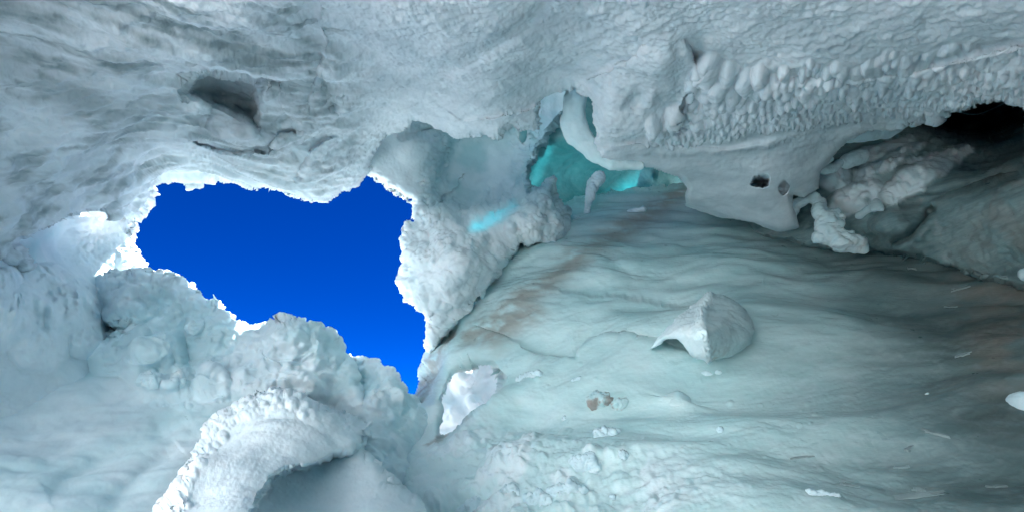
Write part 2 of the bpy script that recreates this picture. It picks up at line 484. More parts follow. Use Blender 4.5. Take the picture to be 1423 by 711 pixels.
def a_ceil(P, X, Y, N):
    c, s = .82, .57
    a = P @ np.array([[c, -s, 0], [s, c, 0], [0, 0, 1]])
    left = sstep((600 - X) / 200)
    v = fbm(a * np.array([.9, 2.8, 2.8]) + 5, 5, .6)
    ice = left * sstep((v + .30) / .80) * (.8 + .25 * sstep((160 - Y) / 120)) * (.75 + .5 * fbm(a * np.array([3, 9, 9]), 3, .6))
    ice = np.clip(ice, 0, 1); lens = np.exp(-(((X - 110) / 90) ** 2 + ((Y - 130 - (X - 110) * .45) / 26) ** 2))
    ice = np.maximum(ice, lens * .7)
    ice = np.maximum(ice, sstep(-poly_sd([(262, 131), (274, 110), (290, 98), (361, 114), (353, 170)], X.astype(f32), Y.astype(f32)) * -1 / 10) * .5)  # pocket hollow tinted darker, its shade put into the colour
    return {'ice': ice, 'dirt': np.zeros_like(ice), 'thin': rim_thin(sky_top, X, Y, 4, .04) * sstep(fbm(P * 2.5, 3) + .4), 'blue': 0 * X}
def rime_field():
    rnd = random.Random(5); done = []
    for x, y, r in ((984, 92, 20), (1000, 118, 14), (1020, 128, 12), (966, 122, 13), (1006, 143, 9), (986, 142, 9), (972, 104, 12), (1036, 112, 14), (1012, 100, 13)): done.append((x, y, r, 1.0, 0.0))
    for _ in range(24000):
        if len(done) > 900: break
        x = rnd.uniform(900, 1520)
        top = 104 - (x - 1060) * .09 + 7 * math.sin(x * .06) + 5 * math.sin(x * .17 + 1) + rnd.uniform(-8, 8)
        if x < 985: top += (985 - x) * .9
        bot = 200 - (x - 960) * .12
        if x < 960: bot = 206
        if top > bot: continue
        t = rnd.random(); y = top + (bot - top) * t
        far = min(1, max(0, (x - 1100) / 180))
        r = (12 - 8.5 * min(1, t * 1.25)) * (1 - .35 * far) * rnd.choice((.5, .65, .8, 1, 1.2)) 
        el = 1 + .9 * far * rnd.random()
        if any((x - a) ** 2 + ((y - b) * 1.1) ** 2 < (.55 * (r + c)) ** 2 for a, b, c, _e, _k in done): continue
        done.append((x, y, max(r, 2.6), el, -.38 * far))
    return done
RIME = rime_field()
push_rime = push_field(RIME, 1.0, .4, (-5, 14), .2)
ceiling = struct(sheet('cave_ceiling', ceil_poly, ceil_ctrl, M_CEIL, 1.45, ceil_feats, (7, .2), (4, .05, lambda X, Y: 1 - .75 * sstep((X - 840) / 40) * sstep((1250 - X) / 60)), d_ceil, a_ceil, skirt=1.45, push=push_rime))

# ---- ice slope on the right
slope_poly = [(540, 1100), (560, 800), (556, 700), (570, 640), (578, 600), (577, 560), (580, 532), (585, 508), (598, 488), (612, 468), (626, 446), (640, 410), (655, 350), (700, 290),
              (760, 285), (830, 268), (900, 262), (960, 258), (1100, 270), (1250, 300), (1423, 330), (1700, 380), (2300, 420), (2300, 1300)]
slope_hole = [(612, 606), (611, 575), (616, 548), (629, 520), (648, 506), (664, 500), (680, 506), (690, 522), (689, 545), (678, 566), (655, 580), (630, 597)]
slope_ctrl = [(1000, 711, 3.0), (1000, 300, 8.2), (1423, 700, 2.5), (1423, 400, 5.0), (640, 711, 3.8), (600, 560, 6.2), (640, 470, 6.95), (720, 360, 7.35), (680, 400, 7.05), (860, 280, 9.3), (800, 520, 5.0), (1200, 520, 3.9), (1200, 350, 6.6), (960, 262, 10.5), (2300, 700, 1.6), (1000, 1100, 1.7)]
dirt_bands = [([(660, 470), (700, 440), (740, 405), (790, 375), (840, 335), (900, 300), (950, 270)], 16), ([(690, 470), (720, 440), (740, 430)], 18), ([(580, 560), (600, 510), (630, 465)], 9), ([(600, 620), (620, 598), (650, 580)], 5)]
def d_slope(P, X, Y, N):
    w_ = .35 * np.stack([noise3(P * .6), noise3(P * .6 + 31), noise3(P * .6 + 77)], -1)
    q = (P + w_)
    far = sstep((520 - Y) / 200)
    d = .16 * fbm(q * np.array([.4, .9, 1.2]), 3, .45)
    rip = ridged(q * np.array([.7, 1.5, 2.4]), 3, .5)
    d += .055 * rip * (.25 + .75 * far) + .006 * fbm(q * np.array([2.0, 4, 7]), 3, .55)
    # sun cupped terraces in the upper left
    ul = sstep((860 - X) / 120) * sstep((470 - Y) / 60)
    d += ul * .03 * ridged(P * np.array([2, 3, 9]), 2)
    # crusty snow left lying in the lower left
    ll = sstep((Y - 545 - (X - 640) * .22) / 70) * sstep((1120 - X) / 260)
    m = sstep((fbm(P * 1.8 + 3, 4, .6) + .08) / .4)
    d += ll * (.045 * m * (.5 + billow(P * 4.0, 3, .5)) + .008 * fbm(P * 20, 2))
    d += .002 * fbm(P * 40, 2) + .006 * ridged(q * np.array([3, 9, 16]), 3, .55) * sstep((Y - 330) / 60)
    return d
def a_slope(P, X, Y, N):
    X, Y = X.astype(f32), Y.astype(f32)
    dirt = np.zeros_like(X)
    nz = fbm(P * np.array([2.0, 4, 7]), 4, .6)
    for ln, wd in dirt_bands:
        d, s, p = line_sd(ln, X + nz * 10, Y)
        dirt = np.maximum(dirt, np.exp(-(d / wd) ** 2) * sstep(nz * .6 + .8) * .74)
    rt = np.exp(-(((X - 1395) / 60) ** 2 + ((Y - 470) / 90) ** 2)) + np.exp(-(((X - 1400) / 70) ** 2 + ((Y - 380) / 40) ** 2))
    dirt = np.maximum(dirt, np.minimum(rt, 1) * sstep(nz * 1.0 + .5) * .5)
    ll = sstep((Y - 545 - (X - 640) * .22) / 70) * sstep((1120 - X) / 260)
    m = sstep((fbm(P * 1.8 + 3, 4, .6) + .08) / .4)
    ice = np.clip(ll * (.25 + .75 * m) + .5 * sstep((640 - X) / 60), 0, 1)
    ice = np.maximum(ice, .5 * sstep((760 - X) / 150) * sstep((470 - Y) / 60))
    cr = sstep((ridged(P * np.array([3, 5, 8]) + 4, 4, .65) - .32) / .6) * sstep((X - 1000) / 100) * sstep((X * .4 + Y - 860) / 100)
    ice = np.maximum(ice, cr * .25)
    clear = np.clip(1.12 * sstep((X - 970 + (711 - Y) * .10) / 430) * (.80 + .25 * fbm(P * np.array([.6, 1.2, 2.4]), 3, .45)), 0, 1)  # clear ice tone, darkened rightwards to carry the light falloff
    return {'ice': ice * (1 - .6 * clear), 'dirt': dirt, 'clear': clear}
SLOPE_L = scatter([(600, 620), (700, 560), (800, 600), (900, 660), (1000, 711), (900, 740), (590, 740)], 60, 3, 14, 12, .9) + scatter([(620, 650), (760, 640), (900, 740), (600, 740)], 45, 4, 20, 13, .8) + scatter([(700, 470), (1200, 520), (1250, 720), (900, 720), (680, 540)], 40, 1.5, 5, 14, 1)
slope_feats = [ledge([(1060, 440), (960, 425), (880, 415), (800, 405), (740, 400)], 30, .12), ledge([(1000, 500), (900, 480), (820, 470), (800, 500), (700, 470), (640, 450)], 26, .10),
               bump(800, 440, 90, 24, 4, .10), groove([(870, 345), (850, 370), (880, 390), (960, 395), (1060, 385)], 12, .10),
               bump(615, 540, 26, 80, 20, .25), bump(1140, 440, 90, 40, 10, .10), bump(930, 540, 70, 22, 5, .14), bump(1300, 330, 90, 40, 20, .1)]
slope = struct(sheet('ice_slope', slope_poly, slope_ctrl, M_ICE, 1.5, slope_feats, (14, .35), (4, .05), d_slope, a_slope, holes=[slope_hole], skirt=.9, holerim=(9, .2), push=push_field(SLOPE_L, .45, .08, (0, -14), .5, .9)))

# ---- dark recess and wall right
wall_poly = [(1000, 60), (1250, 40), (1423, 60), (1900, 60), (2400, 200), (2400, 480), (1700, 440), (1423, 398), (1330, 374), (1250, 356), (1190, 350), (1120, 345), (1040, 330)]
wall_ctrl = [(1050, 280, 7.6), (1120, 230, 6.9), (1200, 300, 6.3), (1290, 310, 5.6), (1423, 390, 4.7), (1340, 240, 5.7), (1230, 225, 6.3), (1285, 200, 6.4), (1423, 220, 5.2), (1310, 172, 9.5), (1240, 170, 7.4), (1350, 165, 11.0), (1390, 175, 9.0), (1423, 150, 9.0), (1330, 120, 12), (1900, 250, 2.8), (2400, 300, 2.0)]
BARS = [(1282, 243, 17, 4.4, -.5), (1235, 228, 14, 3.9, -.52), (1185, 274, 18, 2.6, -.4), (1222, 210, 13, 4.3, -.42), (1335, 214, 10, 2.2, -.5), (1160, 250, 16, 1.6, -.2), (1262, 270, 10, 3.0, -.4)]
BITS = scatter([(1150, 236), (1290, 190), (1345, 204), (1240, 282), (1150, 292)], 60, 3, 10, 41, .7)
def d_wall(P, X, Y, N):
    return .08 * fbm(P * np.array([.8, .8, 1.6]), 4, .5) + .015 * fbm(P * 9, 3, .6)
def a_wall(P, X, Y, N):
    nz = fbm(P * 2, 4, .6)
    dirt = sstep((X - 1300 - (300 - Y) * .25) / 90) * sstep(nz * 1.0 + .6) * .4
    fs = np.exp(-(((X - 1210) / 70) ** 2 + ((Y - 260) / 40) ** 2)) * .12
    for x, y, r, el, rot in BARS:
        c, s_ = math.cos(rot), math.sin(rot); xx, yy = X - x + nz * 6, Y - y + nz * 6
        q = ((xx * c + yy * s_) / (r * el)) ** 2 + ((-xx * s_ + yy * c) / r) ** 2
        fs = np.maximum(fs, sstep((1.3 - q) / .7))
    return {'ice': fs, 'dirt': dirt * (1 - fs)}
wall_feats = [bump(1240, 312, 62, 34, 10, .45), groove([(1300, 285), (1285, 305), (1262, 328), (1235, 338)], 6, .25), groove([(1423, 240), (1380, 250), (1310, 272), (1250, 285)], 7, .15),
              ledge([(1423, 395), (1360, 380), (1300, 372)], 20, .1)]
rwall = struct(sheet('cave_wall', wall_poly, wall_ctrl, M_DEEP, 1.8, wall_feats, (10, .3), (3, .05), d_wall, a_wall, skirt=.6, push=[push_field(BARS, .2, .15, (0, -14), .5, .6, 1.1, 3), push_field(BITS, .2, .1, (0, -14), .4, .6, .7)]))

WALL = SURF['cave_wall']
# ---- blue chamber behind
chamber_poly = [(772, -220), (1100, -220), (1075, 300), (1075, 430), (740, 440), (715, 300), (722, 180), (772, 120)]
chamber_ctrl = [(700, 180, 8.0), (760, 250, 9.5), (830, 240, 10.2), (900, 250, 11.5), (940, 260, 12.5), (960, 280, 12.5), (760, 320, 9.8), (830, 190, 9.0), (1060, 250, 12), (800, -200, 7), (1060, -200, 7.2), (800, 60, 8), (800, 430, 10), (1060, 420, 11.5)]
win1 = [(735, 262), (738, 232), (752, 208), (768, 196), (772, 214), (760, 240), (750, 262)]
win2 = [(838, 292), (846, 268), (858, 246), (880, 230), (898, 240), (888, 256), (868, 272), (856, 290)]
win3 = [(796, 298), (798, 284), (812, 278), (814, 292)]
M_TEAL = ice_mat('blue_ice', (.09, .28, .29), (.20, .44, .45))
def a_chamber(P, X, Y, N):
    nz = 7 * fbm(P * 1.6, 4, .6)
    t = 0
    for ln, wd, am in (([(742, 255), (746, 235), (758, 210)], 12, .075), ([(848, 288), (868, 264), (896, 242)], 13, .13), ([(803, 292), (810, 282)], 7, .2)):
        d_, s_, p_ = line_sd(ln, X.astype(f32) + nz.astype(f32), Y.astype(f32))
        t = np.maximum(t, am * np.exp(-(d_ / wd) ** 1.6))
    broad = .03 * np.exp(-(((X - 800) / 80) ** 2 + ((Y - 230) / 50) ** 2))
    return {'ice': 0 * X, 'dirt': 0 * X, 'thin': np.maximum(t, broad), 'blue': np.ones_like(X)}
chamber = struct(sheet('cave_wall', chamber_poly, chamber_ctrl, M_TEAL, 1.8, [bump(800, 205, 40, 30, 30, .5), groove([(905, 236), (915, 262), (925, 275)], 6, .4), bump(912, 255, 7, 18, 5, .4), bump(932, 262, 7, 16, -5, .35)], (8, .2), (5, .07),
               lambda P, X, Y, N: .12 * fbm(P * .9, 4, .5) + .02 * billow(P * 5, 2), a_chamber, skirt=.3))

# ================================================================== BIG MASSES OF SNOW
zero = lambda P, X, Y, N: {'ice': np.zeros_like(X), 'dirt': np.zeros_like(X)}
# ---- left wall
left_poly = [(OUT, 180), (0, 240), (150, 230), (208, 240), (216, 256), (214, 266), (203, 290), (190, 306), (185, 322), (190, 345), (199, 362), (214, 384), (230, 430), (230, 560), (0, 620), (OUT, 640)]
left_ctrl = [(214, 262, 7.7), (186, 320, 7.4), (210, 380, 7.1), (140, 300, 7.6), (140, 345, 6.8), (90, 310, 6.2), (80, 345, 6.1), (40, 360, 5.0), (100, 430, 5.4), (0, 400, 4.3), (150, 470, 5.9), (OUT, 400, 2.6), (0, 560, 4.3), (200, 520, 5.6)]
winL = [(30, 340), (56, 324), (88, 306), (86, 320), (66, 338), (54, 362), (50, 376), (42, 378)]
LEFT_L = scatter([(96, 305), (150, 288), (210, 262), (206, 300), (188, 330), (212, 384), (165, 372), (100, 335)], 170, 3, 12, 31, .6)
def d_left(P, X, Y, N):
    rough = sstep((X - 70) / 50) * sstep((390 - Y) / 60)
    d = .07 * fbm(P * 1.0, 3) + .02 * billow(P * 4, 3)
    d += rough * (.10 * billow(P * np.array([3., 3, 5]), 4, .6) + .02 * billow(P * 16, 2))
    return d + .005 * fbm(P * 30, 2)
def a_left(P, X, Y, N):
    w_ = soft_poly(winL, X, Y, 22, 6 * fbm(P * 3, 3))
    r_ = rim_thin([(208, 240), (216, 256), (214, 266), (203, 290), (190, 306), (185, 322), (190, 345), (199, 362), (214, 384)], X, Y, 9, .12)
    c_ = .30 * sstep((X - 90) / 40) * sstep((360 - Y) / 50)
    return {'ice': w_ * .5, 'dirt': 0 * X, 'thin': np.maximum(np.maximum(r_, c_), w_ * .35), 'blue': w_ * .4}
left_wall = sheet('snow_wall', left_poly, left_ctrl, M_SNOW, 1.5, [], (16, .5), (5, .09), d_left, a_left, skirt=.9, own_origin=True, push=[push_field(LEFT_L, .25, .1, (4, -14), .4, .65, .6), push_field([(24, 440, 48, 1.3, -.2), (92, 432, 44, 1.3, -.3), (58, 482, 36, 1.2, 0), (118, 470, 30, 1, 0), (10, 400, 30, 1, 0), (70, 395, 30, 1.3, .2), (150, 418, 26, 1, 0)], .1, .2, (2, -14), .4, .6, 1.15, 4)])
tag(left_wall, 'pale snow wall left of the blue sky opening with a crusty sunlit rim', 'snow wall')

# ---- bank below the sky opening
bank_poly = [(137, 392), (150, 382), (182, 379), (214, 382), (250, 389), (270, 404), (288, 417), (320, 439), (345, 453), (368, 456), (400, 449), (424, 445), (448, 454), (468, 468),
             (482, 490), (500, 498), (522, 504), (545, 516), (560, 532), (570, 550), (578, 561), (592, 572), (603, 594), (598, 612), (588, 630), (576, 650), (577, 680), (592, 720), (600, 1000), (OUT, 1000),
             (OUT, 540), (-60, 520), (0, 500), (30, 488), (70, 488), (112, 506), (122, 478), (146, 470), (176, 462), (140, 452), (131, 430), (136, 410)]
bank_ctrl = [(150, 385, 6.2), (215, 383, 6.4), (345, 452, 6.2), (425, 445, 6.0), (482, 490, 6.3), (560, 532, 6.1), (600, 594, 5.9), (580, 650, 5.2), (400, 500, 5.7), (250, 470, 5.8), (190, 450, 6.0), (150, 430, 6.1), (60, 500, 5.2), (0, 560, 4.6),
             (200, 560, 5.0), (300, 540, 5.3), (100, 660, 3.7), (0, 711, 3.0), (250, 700, 3.6), (540, 620, 5.4), (450, 650, 4.7), (OUT, 620, 2.9), (550, 711, 4.2), (250, 1000, 1.9)]
bank_feats = [ledge([(470, 462), (486, 500), (492, 540), (500, 575)][::-1], 46, .5, .05), bump(400, 475, 55, 35, 0, .35), bump(270, 455, 12, 10, 0, .14, 1), bump(205, 495, 36, 22, 0, .25), bump(170, 425, 34, 30, 0, .2),
              ledge([(330, 545), (300, 520), (270, 510), (235, 535), (190, 520)], 30, .10, .1), bump(225, 537, 24, 14, 0, .15), bump(45, 515, 45, 26, 0, .25),
              groove([(60, 690), (120, 655), (190, 620), (260, 575)], 16, .10), groove([(140, 711), (200, 660), (250, 620)], 14, .08),
              bump(535, 560, 40, 50, 20, .25), bump(520, 640, 40, 50, 0, .1)]
BANK_L = [(x, y, r * 1.25, 1.2, -.3) for x, y, r in ((160, 402, 34), (205, 398, 32), (245, 408, 26), (276, 428, 24), (312, 450, 22), (170, 446, 34), (225, 440, 28), (270, 456, 14), (210, 494, 38), (160, 492, 28),
          (300, 474, 32), (348, 476, 26), (396, 470, 34), (434, 468, 26), (458, 490, 24), (362, 512, 40), (424, 516, 42), (474, 528, 26), (506, 520, 24), (534, 536, 24), (556, 556, 22), (524, 570, 40), (566, 596, 32), (520, 640, 46), (250, 530, 22), (300, 520, 30))]
BANK_S = scatter([(140, 395), (220, 390), (340, 458), (430, 450), (570, 560), (590, 600), (480, 560), (330, 540), (180, 520), (140, 440)], 120, 4, 16, 3, .8) + scatter([(190, 540), (300, 520), (340, 545), (280, 570), (215, 560)], 60, 3, 9, 4, .6)
def d_bank2(P, X, Y, N):
    hi = sstep((600 - Y) / 110) * sstep((X - 60) / 140)
    d = d_bank(P, X, Y, N) * (.25 + .35 * hi)
    strk = P @ np.array([[.8, -.6, 0], [.6, .8, 0], [0, 0, 1]])
    d += (1 - hi) * .03 * fbm(strk * np.array([.7, 3, 3]), 3)
    return d
def a_bank(P, X, Y, N):
    c = sstep((fbm(P * .9 + 8, 3, .5) + .15) / .8) * .42
    r_ = rim_thin(bank_poly[1:20], X, Y, 5, .15) * sstep(fbm(P * 2.2, 3) + .35)
    cr = rim_thin([(115, 500), (150, 482), (185, 472), (215, 462), (222, 450)], X, Y, 7, .6) * sstep(fbm(P * 3, 3) + .4)
    return {'ice': c, 'dirt': c * 0, 'thin': np.maximum(r_, cr), 'blue': cr * .6}
bank = sheet('snow_bank', bank_poly, bank_ctrl, M_SNOW, 1.5, bank_feats, (14, .45), (5, .07), d_bank2, a_bank, skirt=1.0, own_origin=True, push=[push_field(BANK_L, .1, .2, (2, -14), .35, .62, 1.1, 4), push_field(BANK_S, .08, .08, (2, -14), .4, .7, .6, 9)])
tag(bank, 'billowing white snow bank below the blue sky opening', 'snow bank')

# ---- foreground mound
mound_poly = [(180, 1000), (205, 740), (222, 705), (242, 672), (262, 640), (284, 594), (296, 578), (318, 567), (345, 549), (380, 540), (410, 541), (440, 556), (468, 572), (500, 579), (514, 590), (512, 606), (506, 622), (522, 640), (545, 668), (578, 688), (592, 712), (610, 800), (620, 1000)]
mound_ctrl = [(380, 545, 3.7), (300, 580, 3.6), (250, 660, 2.7), (210, 720, 2.3), (440, 600, 3.3), (510, 595, 3.8), (380, 620, 3.0), (320, 660, 2.6), (350, 711, 2.2), (450, 700, 2.7), (560, 690, 3.1), (520, 650, 3.3), (400, 1000, 1.3)]
hollow = [(344, 720), (356, 694), (372, 668), (386, 650), (410, 646), (436, 640), (456, 632), (474, 636), (500, 660), (540, 690), (570, 720), (570, 1000), (300, 1000)]
_hol = region([(300, 1000), (330, 760), (356, 696), (372, 670), (388, 652), (412, 645), (440, 640), (470, 626), (520, 610), (640, 700), (640, 1000)], 1.0, 11, 5)
mound_feats = [lambda X, Y: .5 * _hol(X, Y) * (1 - sstep((X - 385 - (700 - Y) * .35) / 150)), bump(250, 690, 30, 50, 30, .05)]
MOUND_L = scatter([(235, 690), (262, 640), (286, 594), (318, 567), (345, 550), (410, 542), (470, 572), (514, 590), (512, 606), (440, 578), (385, 562), (328, 584), (288, 630), (258, 695)], 260, 2.5, 9, 8, .55)
def d_mound(P, X, Y, N):
    top = sstep((610 - Y) / 40)
    side = sstep((330 - (711 - Y) * -.0 - X) / 60)
    d = .04 * fbm(P * 1.5, 3) + (.12 + .4 * top) * (.06 * billow(P * 4.0, 3, .5) + .010 * billow(P * 15, 3, .55))
    return d + .0018 * fbm(P * 45, 3, .7)
mound = sheet('snow_mound', mound_poly, mound_ctrl, M_SNOW, 1.4, mound_feats, (20, .35), (5, .06), d_mound, zero, skirt=.8, own_origin=True, push=push_field(MOUND_L, .3, .1, (-2, -14), .4, .7, .35))
tag(mound, 'rounded snow mound with a crumbly crest over a shaded hollow at the bottom', 'snow mound')

# ---- buttress between sky and ice
but_poly = [(500, -120), (500, 200), (512, 243), (530, 258), (552, 271), (575, 285), (572, 306), (560, 318), (556, 338), (560, 352), (563, 368), (554, 382), (556, 402), (562, 418), (580, 430), (592, 440), (590, 470), (596, 494),
            (606, 486), (618, 472), (634, 450), (655, 428), (680, 398), (700, 366), (712, 352), (722, 340), (742, 342), (768, 346), (784, 330), (792, 306), (788, 286), (776, 280), (768, 250), (748, 262), (738, 262), (734, 240), (745, 222), (760, 196), (800, 150), (800, -120)]
but_ctrl = [(512, 243, 7.4), (575, 285, 7.3), (558, 340, 7.0), (556, 400, 7.0), (592, 450, 7.0), (597, 494, 7.2), (650, 430, 6.85), (700, 366, 7.1), (720, 345, 7.3), (640, 360, 6.3), (600, 380, 6.4), (620, 300, 7.0), (680, 250, 7.6), (600, 230, 7.6), (740, 215, 7.8), (570, 200, 7.3), (690, 300, 7.4), (750, 300, 7.3), (785, 310, 7.8), (760, 340, 7.5), (660, 190, 7.8), (780, 130, 8), (520, -100, 6.6), (780, -100, 6.8)]
winB = [(656, 318), (668, 306), (690, 297), (706, 287), (717, 282), (716, 294), (706, 306), (690, 316), (672, 320)]
but_feats = [region([(590, 290), (590, 230), (600, 200), (560, 190), (600, 150), (740, 150), (745, 250), (725, 275), (690, 296), (655, 316), (630, 310)], .8, 45, 6), ledge([(655, 318), (640, 312), (625, 296), (600, 292), (596, 272)], 40, .18, .1),
             ledge([(760, 190), (740, 225), (730, 262)][::-1], 22, .2), bump(640, 380, 50, 50, 0, .3), bump(745, 305, 25, 28, 0, .25), bump(775, 310, 14, 26, 0, .2), bump(715, 320, 25, 20, 0, .2)]
BUT_L = scatter([(565, 290), (600, 290), (660, 330), (700, 350), (650, 420), (600, 470), (570, 420), (562, 350)], 60, 8, 26, 21, .5) + scatter([(700, 300), (740, 255), (770, 258), (792, 300), (775, 345), (720, 345)], 60, 4, 15, 22, .5) 
def d_but(P, X, Y, N):
    up = sstep((300 - Y) / 60)
    d = .09 * fbm(P * 1.1, 3) + (1 - .9 * up) * .06 * billow(P * 2.6, 3, .45) + .004 * (1 - up) * billow(P * 14, 2)
    fz = sstep((X - 690) / 40) * sstep((Y - 240) / 30)
    d += fz * .045 * billow(P * 6, 3, .5)
    return d + .005 * fbm(P * 40, 2)
def a_but(P, X, Y, N):
    up = sstep((320 - Y) / 60) * sstep((X - 560) / 60)
    v = fbm(P * 1.6 + 2, 4, .55)
    ice = up * (.55 + .35 * sstep((v + .4) / 1.0))
    w_ = np.exp(-(line_sd([(662, 316), (690, 305), (712, 288)], X.astype(f32), Y.astype(f32) + (4 * fbm(P * 3, 3)).astype(f32))[0] / 9) ** 2)
    r_ = rim_thin(but_poly[2:18], X, Y, 6, .14) * sstep(fbm(P * 2.2, 3) + .4)
    return {'ice': ice, 'dirt': ice * 0, 'thin': np.maximum(r_, w_ * .45), 'blue': sstep(w_ * 3)}
M_BUT = snow_mat('blue_tinged_snow', (.66, .74, .77), (.8, .85, .87), (.32, .53, .56))
butt = sheet('snow_buttress', but_poly, but_ctrl, M_BUT, 1.5, but_feats, (12, .45), (5, .08), d_but, a_but, skirt=.8, own_origin=True, push=push_field(BUT_L, .15, .1, (2, -14), .3, .8, .5))
tag(butt, 'pale hanging snow buttress between the blue sky and the ice slope', 'snow buttress')

# ================================================================== OUTSIDE
def snowfield():
    u = np.concatenate([-np.geomspace(900, 2, 70), np.linspace(-1.9, 1.9, 40), np.geomspace(2, 900, 70)])
    X, Y = np.meshgrid(u, u)
    P = np.stack([X, Y, X * 0], -1).reshape(-1, 3); x, y = P[:, 0], P[:, 1]
    r = np.hypot(x, y)
    z = -.25 + .12 * fbm(P * .4, 4)
    th = np.degrees(np.arctan2(x, y))               # 0 ahead, -90 left, 180 behind
    back = sstep((np.abs((th + 135 + 180) % 360 - 180) * -1 + 95) / 50)
    z += back * sstep((r - 4.5) / 9) * 7.5
    z += 8 * sstep((r - 30) / 300) * (fbm(P * .012, 3) + .3)
    P[:, 2] = z
    idx = np.arange(len(P)).reshape(X.shape)
    F = np.stack([idx[:-1, :-1], idx[:-1, 1:], idx[1:, 1:], idx[1:, :-1]], -1).reshape(-1, 4)
    zz = np.zeros(len(P)); ground_dim = sstep((P[:, 1] - 5) / 2) * sstep((260 - r) / 80) * .9  # unseen ground ahead darkened to cut its bounce onto the ceiling rim
    return struct(link('snow_field', mesh_np('snow_field', P, F, {'ice': zz, 'dirt': ground_dim}), M_BRIGHT))
snowfield()
# unseen wall added right and behind to keep sky light out
def light_block_wall():
    a = np.linspace(R(66), R(200), 100); h = np.linspace(-.6, 5.2, 50)
    A, Hh = np.meshgrid(a, h)
    k = np.clip((Hh - .5) / 4.7, 0, 1)
    rr = 4.6 - 2.9 * k ** 2
    P = np.stack([np.sin(A) * rr, np.cos(A) * rr + .5, Hh], -1).reshape(-1, 3)
    d = .2 * fbm(P * .7, 4)
    P[:, :2] *= (1 + d / 4)[:, None]
    idx = np.arange(len(P)).reshape(A.shape)
    F = np.stack([idx[:-1, :-1], idx[:-1, 1:], idx[1:, 1:], idx[1:, :-1]], -1).reshape(-1, 4)
    zz = np.zeros(len(P))
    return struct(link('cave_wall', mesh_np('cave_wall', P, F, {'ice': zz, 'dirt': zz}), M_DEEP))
light_block_wall()
# sunlit snow seen through the ice hole
drift_poly = [(604, 480), (720, 470), (740, 640), (596, 660), (600, 560)]
dr = sheet('snow_drift', drift_poly, [(560, 480, 8.7), (720, 480, 8.5), (640, 560, 9), (560, 650, 9.0), (720, 640, 8.9)], snow_mat('shaded_old_snow', (.76, .86, .90), (.86, .92, .95)), 2.0, [bump(646, 522, 18, 20, 0, .9), bump(660, 560, 18, 14, 0, .5), bump(625, 575, 20, 20, 0, .4)], (10, .3), (4, .06), d_bank, zero, skirt=.5, own_origin=True)
tag(dr, 'bright sunlit snow drift seen through the hole in the ice', 'snow drift')

# unseen slab added above the right hand recess to stop sun leaking in
def sun_block_slab():
    u = np.linspace(3.9, 18, 60); v = np.linspace(-3, 8.0, 70)
    X, Y = np.meshgrid(u, v)
    Y = -3 + (Y + 3) * 1.6; X = X - 1.5 * sstep((7.5 - Y) / 2)
    P = np.stack([X, Y, X * 0 + 8.8], -1).reshape(-1, 3)
    P[:, 2] = 5.3 + .63 * np.clip(P[:, 1] - 3, 0, 6) - .8 * sstep((3.6 - P[:, 0]) / 1.2) * sstep((7 - P[:, 1]) / 2) + .3 * fbm(P * .4, 4)
    Q = P.copy(); Q[:, 2] = 11 + .6 * fbm(P * .3 + 9, 4)
    n = len(P); idx = np.arange(n).reshape(X.shape)
    lo = np.stack([idx[:-1, :-1], idx[1:, :-1], idx[1:, 1:], idx[:-1, 1:]], -1).reshape(-1, 4)
    ring = np.concatenate([idx[0, :], idx[1:, -1], idx[-1, -2::-1], idx[-2::-1, 0]])
    sd_ = np.stack([ring[:-1], ring[1:], ring[1:] + n, ring[:-1] + n], -1)
    F = np.concatenate([lo, lo[:, ::-1] + n, sd_]); zz = np.zeros(2 * n)
    return struct(link('sun_block', mesh_np('sun_block', np.concatenate([P, Q]), F, {'ice': zz, 'dirt': zz}), M_DEEP))
sun_block_slab()

